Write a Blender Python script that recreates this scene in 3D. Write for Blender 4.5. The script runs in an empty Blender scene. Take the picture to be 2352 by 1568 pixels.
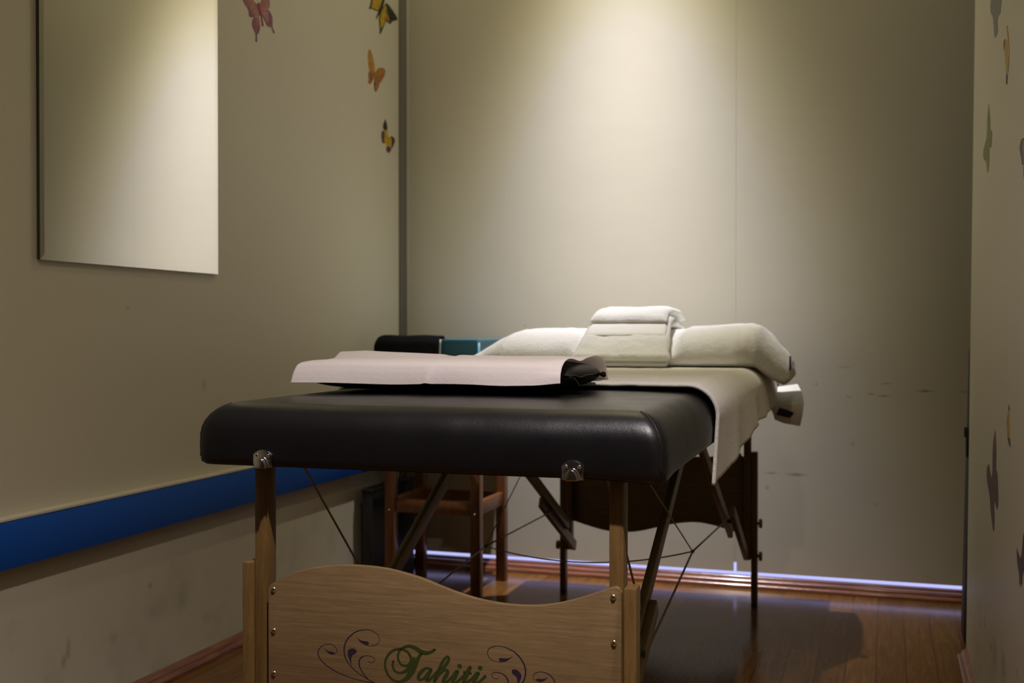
import bpy, bmesh, math, random
from mathutils import Vector, Matrix, noise
random.seed(4)
C = bpy.context.scene.collection
PI = math.pi
# ------------------------------------------------------------------ camera
FPX = 2600.0
PITCH = math.atan(27 / FPX); YAW = math.atan(859 / FPX); H = 0.80
Fv = Vector((-math.sin(YAW) * math.cos(PITCH), math.cos(YAW) * math.cos(PITCH), -math.sin(PITCH)))
Rv = Vector((math.cos(YAW), math.sin(YAW), 0)); Uv = Rv.cross(Fv)
EYE = Vector((0, 0, H))
def on_plane(u, v, p, n):
    """survey: where the line of sight through photo position (u, v) meets a real plane"""
    d = Fv * FPX + Rv * (u - 1176) - Uv * (v - 784)
    return EYE + d * ((Vector(p) - EYE).dot(n) / d.dot(n))
cam = bpy.data.cameras.new('camera'); co = bpy.data.objects.new('camera', cam); C.objects.link(co)
cam.sensor_width = 36; cam.lens = FPX / 2352 * 36; cam.clip_start = .02
co.location = EYE; co.rotation_euler = (PI / 2 - PITCH, 0, YAW)
cam.dof.use_dof = True; cam.dof.focus_distance = 1.72; cam.dof.aperture_fstop = 6.3
sc = bpy.context.scene; sc.camera = co
sc.view_settings.view_transform = 'Standard'; sc.view_settings.look = 'None'
sc.view_settings.exposure = 0; sc.view_settings.gamma = 1
w = bpy.data.worlds.new('world'); sc.world = w; w.use_nodes = True
w.node_tree.nodes['Background'].inputs[0].default_value = (0, 0, 0, 1)
w.node_tree.nodes['Background'].inputs[1].default_value = 0

# ------------------------------------------------------------------ materials
def mat(name, col, rough=.5, metal=0, spec=.5, coat=0, coat_r=.1, emit=None, estr=0, sheen=0, trans=0):
    m = bpy.data.materials.new(name); m.use_nodes = True
    b = m.node_tree.nodes['Principled BSDF']
    b.inputs['Base Color'].default_value = (*col, 1); b.inputs['Roughness'].default_value = rough
    b.inputs['Metallic'].default_value = metal; b.inputs['Specular IOR Level'].default_value = spec
    b.inputs['Coat Weight'].default_value = coat; b.inputs['Coat Roughness'].default_value = coat_r
    b.inputs['Sheen Weight'].default_value = sheen
    if emit: b.inputs['Emission Color'].default_value = (*emit, 1); b.inputs['Emission Strength'].default_value = estr
    return m
class N:
    def __init__(s, m): s.t = m.node_tree; s.b = s.t.nodes['Principled BSDF']
    def n(s, ty, **k):
        x = s.t.nodes.new(ty)
        for a, v in k.items(): setattr(x, a, v)
        return x
    def l(s, a, b): s.t.links.new(a, b)
    def coord(s, scale=(1, 1, 1), rot=(0, 0, 0), kind='Object', loc=(0, 0, 0)):
        tc = s.n('ShaderNodeTexCoord'); mp = s.n('ShaderNodeMapping')
        mp.inputs['Scale'].default_value = scale; mp.inputs['Rotation'].default_value = rot; mp.inputs['Location'].default_value = loc
        s.l(tc.outputs[kind], mp.inputs[0]); return mp.outputs[0]
    def noise(s, vec, scale, detail=3, rough=.5, dist=0):
        x = s.n('ShaderNodeTexNoise'); x.inputs['Scale'].default_value = scale; x.inputs['Detail'].default_value = detail
        x.inputs['Roughness'].default_value = rough; x.inputs['Distortion'].default_value = dist
        s.l(vec, x.inputs['Vector']); return x.outputs['Fac']
    def ramp(s, fac, stops):
        r = s.n('ShaderNodeValToRGB'); e = r.color_ramp.elements
        while len(e) < len(stops): e.new(.5)
        for q, (p, c) in zip(e, stops): q.position = p; q.color = (*c, 1) if len(c) == 3 else c
        s.l(fac, r.inputs[0]); return r.outputs[0]
    def mix(s, fac, a, b, mode='MIX'):
        x = s.n('ShaderNodeMix', data_type='RGBA', blend_type=mode)
        if isinstance(fac, float): x.inputs[0].default_value = fac
        else: s.l(fac, x.inputs[0])
        for i, v in ((6, a), (7, b)):
            if isinstance(v, tuple): x.inputs[i].default_value = (*v, 1)
            else: s.l(v, x.inputs[i])
        return x.outputs[2]
    def math(s, op, a, b=None):
        x = s.n('ShaderNodeMath', operation=op)
        for i, v in enumerate((a, b)):
            if v is None: continue
            if isinstance(v, (int, float)): x.inputs[i].default_value = v
            else: s.l(v, x.inputs[i])
        return x.outputs[0]
    def bump(s, h, strength=.3, dist=.001, prev=None):
        x = s.n('ShaderNodeBump'); x.inputs['Strength'].default_value = strength; x.inputs['Distance'].default_value = dist
        s.l(h, x.inputs['Height']); s.l(x.outputs[0], s.b.inputs['Normal']); 
        if prev: s.l(prev, x.inputs['Normal'])
        return x.outputs[0]
    def col(s, c): s.l(c, s.b.inputs['Base Color'])

WALLC = (.575, .54, .435)
def wall_mat(name, marks=(), col=WALLC, rough=.45, dirt=.25, zlow=.35):
    """cream paint; marks = (x, y, z, rx, ry, rz, strength, colour): real scuffs that stay put"""
    m = mat(name, col, rough, spec=.3); k = N(m)
    v = k.coord()
    c = k.mix(k.math('MULTIPLY', k.noise(v, 3.0, 4), .10), col, tuple(q * .82 for q in col))
    # grime patches near the foot of the wall
    g = k.ramp(k.noise(v, 7.0, 5, .6), [(.50, (0, 0, 0)), (.72, (1, 1, 1))])
    sx = k.n('ShaderNodeSeparateXYZ'); k.l(v, sx.inputs[0])
    low = k.n('ShaderNodeMapRange'); low.inputs[1].default_value = zlow; low.inputs[2].default_value = .02
    low.inputs[3].default_value = 0; low.inputs[4].default_value = dirt; k.l(sx.outputs[2], low.inputs[0])
    c = k.mix(k.math('MULTIPLY', g, low.outputs[0]), c, tuple(q * .3 for q in col))
    nz = k.noise(v, 60, 3)
    for (x, y, z, rx, ry, rz, st, cc) in marks:
        mp = k.n('ShaderNodeMapping', vector_type='TEXTURE'); k.l(v, mp.inputs[0])
        mp.inputs['Location'].default_value = (x, y, z); mp.inputs['Scale'].default_value = (rx, ry, rz)
        ln = k.n('ShaderNodeVectorMath', operation='LENGTH'); k.l(mp.outputs[0], ln.inputs[0])
        q = k.n('ShaderNodeMapRange'); q.inputs[1].default_value = 1.0; q.inputs[2].default_value = .25
        q.inputs[3].default_value = 0; q.inputs[4].default_value = min(st * .85, 1.3)
        k.l(ln.outputs['Value'], q.inputs[0])
        c = k.mix(k.math('MULTIPLY', q.outputs[0], nz), c, cc)
    k.col(c)
    b1 = k.bump(k.noise(v, 160, 3), .12, .0015)
    k.bump(k.noise(v, 5, 2), .12, .01, b1)
    return m
def wood(name, dark, light, grain=(60, 60, 4), rough=.45, coat=0, big=1.0, bump=.15):
    m = mat(name, light, rough, coat=coat, coat_r=.15); k = N(m)
    v = k.coord(grain)
    a = k.noise(v, 3 * big, 6, .65, .6); 
    v2 = k.coord(tuple(g * 4 for g in grain)); b = k.noise(v2, 4, 3, .7)
    f = k.math('ADD', k.math('MULTIPLY', a, .65), k.math('MULTIPLY', b, .35))
    k.col(k.ramp(f, [(.32, dark), (.66, light)])); k.bump(f, bump, .0006)
    return m
def towel_mat(name, col, strength=.55, scale=230):
    m = mat(name, col, .95, spec=.15, sheen=.25); k = N(m)
    v = k.coord(kind='Object'); a = k.noise(v, scale, 4, .7); b = k.noise(v, scale * .22, 3, .6)
    c = k.mix(k.math('MULTIPLY', a, .35), col, tuple(q * .86 for q in col)); k.col(c)
    n1 = k.bump(b, strength * .7, .006); k.bump(a, strength, .0035, n1)
    return m
def leather(name, col=(.006, .0052, .0062), rough=.35):
    m = mat(name, col, rough, spec=.38); k = N(m)
    v = k.coord(); vo = k.n('ShaderNodeTexVoronoi', feature='DISTANCE_TO_EDGE'); vo.inputs['Scale'].default_value = 640
    nw = k.n('ShaderNodeTexNoise'); nw.inputs['Scale'].default_value = 150; k.l(v, nw.inputs['Vector'])
    mx = k.n('ShaderNodeMix', data_type='VECTOR'); mx.inputs[0].default_value = .004
    k.l(v, mx.inputs[4]); k.l(nw.outputs['Color'], mx.inputs[5]); k.l(mx.outputs[1], vo.inputs['Vector'])
    h = k.ramp(vo.outputs['Distance'], [(0, (0, 0, 0)), (.35, (1, 1, 1))])
    n1 = k.bump(k.noise(v, 7, 3), .15, .01)
    k.bump(h, .16, .0004, n1)
    r = k.math('ADD', k.math('MULTIPLY', k.noise(v, 12, 4), .18), rough - .09); k.l(r, k.b.inputs['Roughness'])
    return m
M = {}
M['leather'] = leather('black_vinyl')
M['cushion'] = leather('black_vinyl_soft', (.006, .0055, .0055), .55)
M['beech'] = wood('beech_wood', (.092, .050, .013), (.165, .094, .029), (55, 55, 5))
M['beech2'] = wood('olive_beech_wood', (.13, .090, .035), (.22, .155, .065), (50, 50, 8))  # paler, more olive wood of the frame and braces
M['panel'] = wood('oak_laminate', (.120, .075, .033), (.215, .140, .064), (3.2, 30, 75), .42, big=1.2)
M['panel_edge'] = mat('laminate_edge', (.34, .24, .16), .5)
M['stoolwood'] = wood('red_brown_wood', (.10, .034, .010), (.22, .085, .026), (50, 50, 5), .35, coat=.2)
M['chrome'] = mat('chrome', (.62, .62, .66), .16, 1)
M['brass'] = mat('brass_screw', (.62, .50, .30), .25, 1)
M['slot'] = mat('screw_slot', (.02, .018, .015), .6)
M['knob'] = mat('yellow_green_plastic', (.20, .19, .03), .4)
M['cable'] = mat('coated_steel_cable', (.20, .19, .13), .45, .3)
M['rubber'] = mat('black_rubber', (.008, .008, .008), .6)
M['rope'] = mat('black_cord', (.008, .007, .006), .95, spec=.1)
M['towel'] = towel_mat('white_terry_towel', (.80, .77, .70), .38, 480)
M['towel_bright'] = towel_mat('white_terry_towel_plush', (.84, .83, .78), .75, 190)
M['towel_band'] = towel_mat('woven_towel_band', (.82, .80, .75), .12, 500)
M['blue_tag'] = mat('navy_woven_tag', (.03, .04, .12), .8)
M['label'] = mat('navy_woven_label', (.035, .028, .05), .85)
M['teal'] = mat('teal_plastic', (.07, .215, .29), .35, spec=.5)
M['black_cloth'] = towel_mat('black_cloth', (.006, .006, .006), .4, 300); M['black_cloth'].node_tree.nodes['Principled BSDF'].inputs['Sheen Weight'].default_value = 0
M['lining'] = mat('pale_lining', (.55, .50, .42), .8)
M['black_gloss'] = mat('black_gloss', (.008, .008, .009), .18)
M['black_matte'] = mat('black_case_fabric', (.014, .014, .014), .55)
M['blue_paint'] = mat('blue_paint', (.004, .080, .44), .5, spec=.3)
M['skirting'] = mat('glossy_brown_skirting', (.20, .075, .04), .22, coat=.5, coat_r=.08)
k = N(M['skirting']); vv = k.coord((4, 4, 60)); k.col(k.ramp(k.noise(vv, 3, 4), [(.3, (.13, .042, .022)), (.7, (.24, .095, .05))])); k.bump(k.noise(k.coord(), 45, 3), .25, .002)
M['alu'] = mat('grey_metal_channel', (.19, .175, .15), .4, .3)
M['alu_light'] = mat('pale_metal_edge', (.62, .58, .48), .4, .1)
M['ceiling'] = mat('ceiling_paint', (.26, .24, .20), .8)  # unseen ceiling, colour darkened to weaken the bounce
M['gap_light'] = mat('cool_gap_glow', (.1, .1, .1), .5, emit=(.50, .52, 1.0), estr=1.1)  # glows in place of light from the lit room behind
M['mirror'] = mat('mirror_glass', (.93, .93, .91), .01, 1)
M['glass_edge'] = mat('mirror_edge', (.05, .055, .045), .2)
# paper
m = mat('white_paper', (.86, .79, .765), .8, spec=.1); k = N(m)
tr = k.n('ShaderNodeBsdfTranslucent'); tr.inputs[0].default_value = (.80, .74, .68, 1)
ms = k.n('ShaderNodeMixShader'); ms.inputs[0].default_value = .22
k.l(k.b.outputs[0], ms.inputs[1]); k.l(tr.outputs[0], ms.inputs[2]); k.l(ms.outputs[0], k.t.nodes['Material Output'].inputs[0])
vv = k.coord(); vo = k.n('ShaderNodeTexVoronoi'); vo.inputs['Scale'].default_value = 420; k.l(k.coord((1, 1, 1), (.3, .5, .7)), vo.inputs['Vector'])
k.bump(vo.outputs['Distance'], .35, .0006, k.bump(k.noise(vv, 90, 3), .3, .002))
M['paper'] = m
# floor
m = mat('laminate_floor', (.2, .1, .03), .13, spec=.16); k = N(m)
vb = k.coord((1, 1, 1), (0, 0, PI / 2), loc=(.03, .02, 0))
br = k.n('ShaderNodeTexBrick'); br.offset = .37; br.offset_frequency = 2
br.inputs['Scale'].default_value = 1; br.inputs['Brick Width'].default_value = .48; br.inputs['Row Height'].default_value = .068
br.inputs['Mortar Size'].default_value = .0009; br.inputs['Color1'].default_value = (.0, .0, .0, 1); br.inputs['Color2'].default_value = (1, 1, 1, 1)
br.inputs['Mortar'].default_value = (.3, .3, .3, 1); k.l(vb, br.inputs['Vector'])
g = k.noise(k.coord((34, 2.2, 1)), 3, 6, .65, .8)
base = k.ramp(g, [(.3, (.070, .028, .007)), (.7, (.15, .066, .016))])
alt = k.ramp(g, [(.3, (.105, .047, .011)), (.7, (.20, .096, .025))])
c = k.mix(br.outputs['Color'], base, alt)
c = k.mix(br.outputs['Fac'], c, (.035, .014, .005)); k.col(c)
k.bump(br.outputs['Fac'], -.25, .0008, k.bump(g, .03, .0004))
r = k.math('ADD', k.math('MULTIPLY', k.noise(k.coord(), 9, 4), .12), .11); k.l(r, k.b.inputs['Roughness'])
M['floor'] = m

# ------------------------------------------------------------------ mesh helpers
def link(name, verts, faces, mats, parent=None, smooth=True, mi=None, edge=None):
    me = bpy.data.meshes.new(name); me.from_pydata([tuple(v) for v in verts], [], faces); me.update()
    for m_ in (mats if isinstance(mats, (list, tuple)) else [mats]): me.materials.append(m_)
    if mi:
        for p, i in zip(me.polygons, mi): p.material_index = i
    if smooth:
        for p in me.polygons: p.use_smooth = True
        if edge is not None:
            me.set_sharp_from_angle(angle=math.radians(edge))
    o = bpy.data.objects.new(name, me); C.objects.link(o)
    if parent: o.parent = parent
    return o
def from_bm(name, bm, mats, parent=None, edge=35):
    bmesh.ops.recalc_face_normals(bm, faces=bm.faces)
    me = bpy.data.meshes.new(name); bm.to_mesh(me); bm.free()
    for m_ in (mats if isinstance(mats, (list, tuple)) else [mats]): me.materials.append(m_)
    for p in me.polygons: p.use_smooth = True
    me.set_sharp_from_angle(angle=math.radians(edge))
    o = bpy.data.objects.new(name, me); C.objects.link(o)
    if parent: o.parent = parent
    return o
def add_box(bm, x0, x1, y0, y1, z0, z1, bev=0, seg=2, mtx=None, mi=0):
    b = bmesh.new(); bmesh.ops.create_cube(b, size=1)
    for v in b.verts: v.co = Vector((x0 + (v.co.x + .5) * (x1 - x0), y0 + (v.co.y + .5) * (y1 - y0), z0 + (v.co.z + .5) * (z1 - z0)))
    if bev: bmesh.ops.bevel(b, geom=b.edges[:] + b.verts[:], offset=bev, segments=seg, profile=.5, affect='EDGES')
    if mtx: bmesh.ops.transform(b, matrix=mtx, verts=b.verts)
    for f in b.faces: f.material_index = mi
    t = bpy.data.meshes.new('t'); b.to_mesh(t); b.free(); bm.from_mesh(t); bpy.data.meshes.remove(t)
def box(name, x0, x1, y0, y1, z0, z1, m_, parent=None, bev=.0015, seg=2, mtx=None):
    bm = bmesh.new(); add_box(bm, x0, x1, y0, y1, z0, z1, bev, seg, mtx); return from_bm(name, bm, m_, parent)
def bar(name, p, q, wd, th, m_, parent=None, bev=.002, up=(1, 0, 0)):
    """square bar from p to q; wd across `up`, th the other way"""
    p = Vector(p); q = Vector(q); d = q - p; z = d.normalized(); x = Vector(up); x = (x - z * x.dot(z)).normalized(); y = z.cross(x)
    mt = Matrix.Translation(p) @ Matrix((x, y, z)).transposed().to_4x4()
    return box(name, -wd / 2, wd / 2, -th / 2, th / 2, 0, d.length, m_, parent, bev, 2, mt)
def catmull(pts, n=6):
    P = [Vector(p) for p in pts]; out = []
    for i in range(len(P) - 1):
        a = P[max(i - 1, 0)]; b = P[i]; c = P[i + 1]; d = P[min(i + 2, len(P) - 1)]
        for j in range(n):
            t = j / n
            out.append(.5 * ((2 * b) + (c - a) * t + (2 * a - 5 * b + 4 * c - d) * t * t + (3 * b - a - 3 * c + d) * t ** 3))
    out.append(P[-1]); return out
def tube(name, pts, r, m_, parent=None, seg=8, rs=None):
    vs = []; fs = []; n = len(pts); pts = [Vector(p) for p in pts]
    prev = None
    for i, p in enumerate(pts):
        t = (pts[min(i + 1, n - 1)] - pts[max(i - 1, 0)]).normalized()
        a = prev if prev else (Vector((0, 0, 1)) if abs(t.z) < .9 else Vector((1, 0, 0)))
        x = (a - t * a.dot(t)).normalized(); prev = x; y = t.cross(x)
        rr = rs[i] if rs else r
        for j in range(seg):
            an = 2 * PI * j / seg; vs.append(p + (x * math.cos(an) + y * math.sin(an)) * rr)
    for i in range(n - 1):
        for j in range(seg):
            a = i * seg + j; b = i * seg + (j + 1) % seg; fs.append((a, b, b + seg, a + seg))
    fs.append(tuple(range(seg - 1, -1, -1))); fs.append(tuple((n - 1) * seg + j for j in range(seg)))
    return link(name, vs, fs, m_, parent)
def grid(fn, nu, nv):
    vs = [fn(i / nu, j / nv) for i in range(nu + 1) for j in range(nv + 1)]
    fs = [(i * (nv + 1) + j, (i + 1) * (nv + 1) + j, (i + 1) * (nv + 1) + j + 1, i * (nv + 1) + j + 1) for i in range(nu) for j in range(nv)]
    return vs, fs
def solidify(o, t, off=1):
    md = o.modifiers.new('solid', 'SOLIDIFY'); md.thickness = t; md.offset = off; return o
def extrude_poly(name, pts, d, mats, parent=None, bev=0, edge=30):
    """closed outline (list of Vectors in one plane) given depth d (Vector)"""
    bm = bmesh.new(); vs = [bm.verts.new(p) for p in pts]; f = bm.faces.new(vs)
    r = bmesh.ops.extrude_face_region(bm, geom=[f]); nv = [g for g in r['geom'] if isinstance(g, bmesh.types.BMVert)]
    bmesh.ops.translate(bm, verts=nv, vec=d)
    if bev:
        bmesh.ops.recalc_face_normals(bm, faces=bm.faces)
        dn = d.normalized()
        ed = [e for e in bm.edges if abs((e.verts[0].co - e.verts[1].co).normalized().dot(dn)) < .5]
        bmesh.ops.bevel(bm, geom=ed, offset=bev, segments=2, profile=.5, affect='EDGES')
    return from_bm(name, bm, mats, parent, edge)
def interp(tab, x):
    if x <= tab[0][0]: return tab[0][1]
    for (a, b), (c, d) in zip(tab, tab[1:]):
        if x <= c:
            t = (x - a) / (c - a); t = t * t * (3 - 2 * t); return b + (d - b) * t
    return tab[-1][1]
def lerp_tab(tab, x):
    if x <= tab[0][0]: return tab[0][1]
    for (a, b), (c, d) in zip(tab, tab[1:]):
        if x <= c: return b + (d - b) * (x - a) / (c - a)
    return tab[-1][1]
def thing(name, label, cat, loc=(0, 0, 0), rz=0, group=None):
    o = bpy.data.objects.new(name, None); C.objects.link(o); o.location = loc; o.rotation_euler = (0, 0, rz)
    o['label'] = label; o['category'] = cat
    if group: o['group'] = group
    return o
def tag(o, label, cat, group=None, loc=None, rz=0):
    o['label'] = label; o['category'] = cat
    if group: o['group'] = group
    if loc: o.location = loc; o.rotation_euler = (0, 0, rz)
    return o
def struct(o, label=None, cat=None):
    o['kind'] = 'structure'
    if label: o['label'] = label; o['category'] = cat
    return o
def fbm(x, y, z=0, s=1.0): return noise.noise(Vector((x * s, y * s, z * s)))

# ================================================================== THE ROOM
XL = -1.565; YB = 3.575; ZC = 2.95
FY = -1.2                       # wall behind the camera
def xr(z): return .1905 + .009 * z
def wallquad(name, pts, m_):
    return struct(link(name, pts, [(0, 1, 2, 3)], m_, smooth=False))
DK = (.10, .085, .06)
bm = bmesh.new(); add_box(bm, XL - .12, 1.3, FY - .1, YB + .5, -.06, 0); struct(from_bm('floor', bm, M['floor']), 'glossy brown laminate plank floor', 'floor')
bm = bmesh.new(); add_box(bm, XL - .12, 1.3, FY - .1, YB + .5, ZC, ZC + .05); struct(from_bm('ceiling', bm, M['ceiling']), 'unseen ceiling darkened to cut bounced light', 'ceiling')
nL = Vector((1, 0, 0))
def onL(u, v, off=0.0): return on_plane(u, v, (XL + off, 0, 0), nL)
nB = Vector((0, -1, 0))
def onB(u, v, off=0.0): return on_plane(u, v, (0, YB - off, 0), nB)
nR = Vector((-1, 0, .009)).normalized()
def onR(u, v, off=0.0): return on_plane(u, v, (.1905 - off, 0, 0), nR)
mk = []
for (u, v, a, b, st) in ((469, 885, .006, .02, .8), (293, 706, .006, .006, .8), (1000, 0, 0, 0, 0)):
    if st: p = onL(u, v); mk.append((p.x, p.y, p.z, .05, a * 2, b, st, (.35, .22, .08)))
for (u, v, a, b, st) in ((420, 1365, .03, .05, .5), (360, 1400, .05, .035, .5), (157, 1490, .01, .03, .8), (146, 1520, .012, .02, .8), (260, 1465, .02, .02, .5), (475, 1420, .03, .02, .4), (345, 1345, .012, .01, .8)):
    p = onL(u, v); mk.append((p.x, p.y, p.z, .05, a, b, st, DK))
bm = bmesh.new(); add_box(bm, XL - .1, XL, FY, YB + .06, 0, ZC); struct(from_bm('wall_left', bm, wall_mat('wall_left_paint', mk, dirt=.35, zlow=.45)), 'cream painted wall on the left', 'wall')
mk = []
for (u, v, a, b, st) in ((2125, 898, .030, .0045, 2.2), (2030, 909, .022, .004, 1.1), (2000, 905, .014, .004, 1.0), (1950, 911, .012, .004, .9), (2035, 881, .02, .004, .9), (1875, 882, .006, .005, 1.2), (1958, 1019, .005, .008, 1.0), (1830, 1090, .045, .007, 1.0), (1770, 1086, .03, .004, 1.0), (1940, 843, .03, .004, .5), (2215, 899, .02, .004, .7), (1205, 748, .004, .004, 1.0), (2010, 1158, .008, .006, .6)):
    p = onB(u, v); mk.append((p.x, p.y, p.z, a, .05, b, st, DK))
p = onB(1762, 1120); mk.append((p.x, p.y, p.z, .008, .05, .008, 1.4, (.45, .30, .05)))
JX = onB(1690, 600).x
mk.append((JX, YB, 1.2, .0022, .05, 5, .45, (.3, .27, .2)))
# back wall: two boards with a fine joint, held clear of the skirting so light from the next room shows under them
ZG = .045
bm = bmesh.new()
add_box(bm, XL - .02, JX, YB, YB + .03, ZG, ZC); add_box(bm, JX, 1.2, YB + .0005, YB + .03, ZG, ZC)
struct(from_bm('wall_back', bm, wall_mat('wall_back_paint', mk, dirt=.10)), 'smooth cream boarded wall behind the table', 'wall')
mk = []
for (u, v, a, b, st) in ((2262, 1430, .03, .015, 1), (2276, 1485, .03, .012, 1), (2285, 1505, .06, .04, .8), (2252, 1433, .02, .01, .8), (2305, 1530, .05, .03, .8), (2336, 1545, .02, .012, .8), (2315, 137, .01, .003, .8)):
    p = onR(u, v); mk.append((p.x, p.y, p.z, .05, a, b, st, DK))
vs = [(xr(0), FY, 0), (xr(0), 3.0, 0), (xr(ZC), 3.0, ZC), (xr(ZC), FY, ZC), (xr(0) + .07, FY, 0), (xr(0) + .07, 3.0, 0), (xr(ZC) + .07, 3.0, ZC), (xr(ZC) + .07, FY, ZC)]
struct(link('wall_right', vs, [(0, 1, 2, 3), (7, 6, 5, 4), (1, 5, 6, 2), (0, 3, 7, 4), (0, 4, 5, 1), (3, 2, 6, 7)], wall_mat('wall_right_paint', mk, dirt=.35), smooth=False), 'cream partition wall on the right', 'wall')
bm = bmesh.new(); add_box(bm, XL - .1, 1.3, FY - .1, FY, 0, ZC); struct(from_bm('wall_front', bm, wall_mat('wall_front_paint', col=(.14, .12, .09))), 'unseen wall behind the viewer, darkened to cut bounced light', 'wall')  # unseen wall, colour lowered to weaken bounce and reflections
bm = bmesh.new(); add_box(bm, 1.2, 1.3, FY, YB + .03, 0, ZC); struct(from_bm('wall_side', bm, wall_mat('wall_side_paint', col=(.40, .36, .29))), 'cream wall beyond the partition', 'wall')
# glowing strip added for the next room's light in the slot under the back wall
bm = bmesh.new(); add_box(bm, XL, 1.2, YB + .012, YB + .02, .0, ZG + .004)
add_box(bm, JX - .004, JX + .004, YB - .0008, YB + .004, ZG, ZG + .028)  # the same glow at the foot of the joint
struct(from_bm('gap_glow_strip', bm, M['gap_light']), 'cool daylight showing through the slot under the back wall', 'light gap')
# skirting boards (moulded)
def skirting(name, prof, x0, x1, fix, axis, label):
    """prof: (out from wall, z) outline; runs x0..x1 along axis"""
    vs = []; n = len(prof)
    for s in (x0, x1):
        for (o_, z) in prof: vs.append(fix(s, o_, z))
    fs = [(i, (i + 1) % n, n + (i + 1) % n, n + i) for i in range(n)] + [tuple(range(n)), tuple(range(2 * n - 1, n - 1, -1))]
    bm = bmesh.new(); bv = [bm.verts.new(v) for v in vs]
    for f in fs: bm.faces.new([bv[i] for i in f])
    return struct(from_bm(name, bm, M['skirting'], edge=25), label, 'skirting board')
def arc(cx, cz, r, a0, a1, n=6): return [(cx + r * math.cos(math.radians(a0 + (a1 - a0) * i / n)), cz + r * math.sin(math.radians(a0 + (a1 - a0) * i / n))) for i in range(n + 1)]
pb = [(.0, 0), (.052, 0), (.052, .004)] + arc(.044, .006, .008, -10, 90, 5) + [(.034, .0145)] + arc(.026, .0165, .008, 0, 90, 5) + [(.014, .026)] + arc(.009, .027, .005, 0, 90, 4) + [(0, .033)]
skirting('baseboard_back', pb, XL + .03, 1.2, lambda s, o_, z: Vector((s, YB + .012 - o_, z)), 0, 'moulded glossy brown skirting under the back wall')
pl = [(0, 0), (.028, 0), (.028, .005)] + arc(.022, .008, .006, 0, 80, 4) + [(.016, .0155)] + arc(.010, .0175, .006, 0, 85, 4) + [(.004, .026), (0, .028)]
skirting('baseboard_left', pl, FY, YB - .02, lambda s, o_, z: Vector((XL + o_, s, z)), 1, 'moulded brown skirting along the left wall')
skirting('baseboard_right', pl, FY, 2.95, lambda s, o_, z: Vector((xr(z) - o_ * .85, s - o_ * .3, z)), 1, 'moulded brown skirting along the right partition')
# metal channel in the left back corner
bm = bmesh.new(); add_box(bm, XL, XL + .006, YB - .058, YB - .0005, .0, ZC, .001, mi=0); add_box(bm, XL, XL + .010, YB - .004, YB, .05, ZC, .0008, mi=1)
struct(from_bm('trim_1', bm, [M['alu'], M['alu_light']]), 'grey metal channel in the left back corner', 'corner trim')
# blue rail with a cream top ledge along the left wall
bm = bmesh.new()
add_box(bm, XL, XL + .026, FY, YB - .06, .357, .447, .0012, mi=0)
for i in range(60):
    y = FY + (YB - .06 - FY) * i / 60; y2 = FY + (YB - .06 - FY) * (i + 1) / 60
    add_box(bm, XL, XL + .0268 + .0006 * random.random(), y, y2, .4465, .4495 + .0012 * random.random(), 0, mi=1)
struct(from_bm('trim_2', bm, [M['blue_paint'], wall_mat('ledge_paint')]), 'blue painted rail with a cream top edge along the left wall', 'wall rail')

# ================================================================== MIRROR
mt = thing('wall_mirror', 'tall plain mirror hanging on the left wall', 'mirror', (XL, 2.10, .936))
y0, y1, z0, z1 = 1.797 - 2.10, 2.413 - 2.10, 0, 1.02
box('mirror_backing', .0, .004, y0 + .001, y1 - .001, z0 + .001, z1, M['glass_edge'], mt, .0003)
g = .012; xa, xb = .0084, .0088
vs = [(xa, y0, z0), (xa, y1, z0), (xa, y1, z1), (xa, y0, z1), (xb, y0 + g, z0 + g), (xb, y1 - g, z0 + g), (xb, y1 - g, z1 - g), (xb, y0 + g, z1 - g)] + [(.004, y0, z0), (.004, y1, z0), (.004, y1, z1), (.004, y0, z1)]
fs = [(4, 5, 6, 7), (0, 1, 5, 4), (1, 2, 6, 5), (2, 3, 7, 6), (3, 0, 4, 7), (0, 8, 9, 1), (1, 9, 10, 2), (2, 10, 11, 3), (3, 11, 8, 0)]
link('mirror_glass', vs, fs, [M['mirror'], M['glass_edge']], mt, smooth=False, mi=[0, 0, 0, 0, 0, 1, 1, 1, 1])

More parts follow.
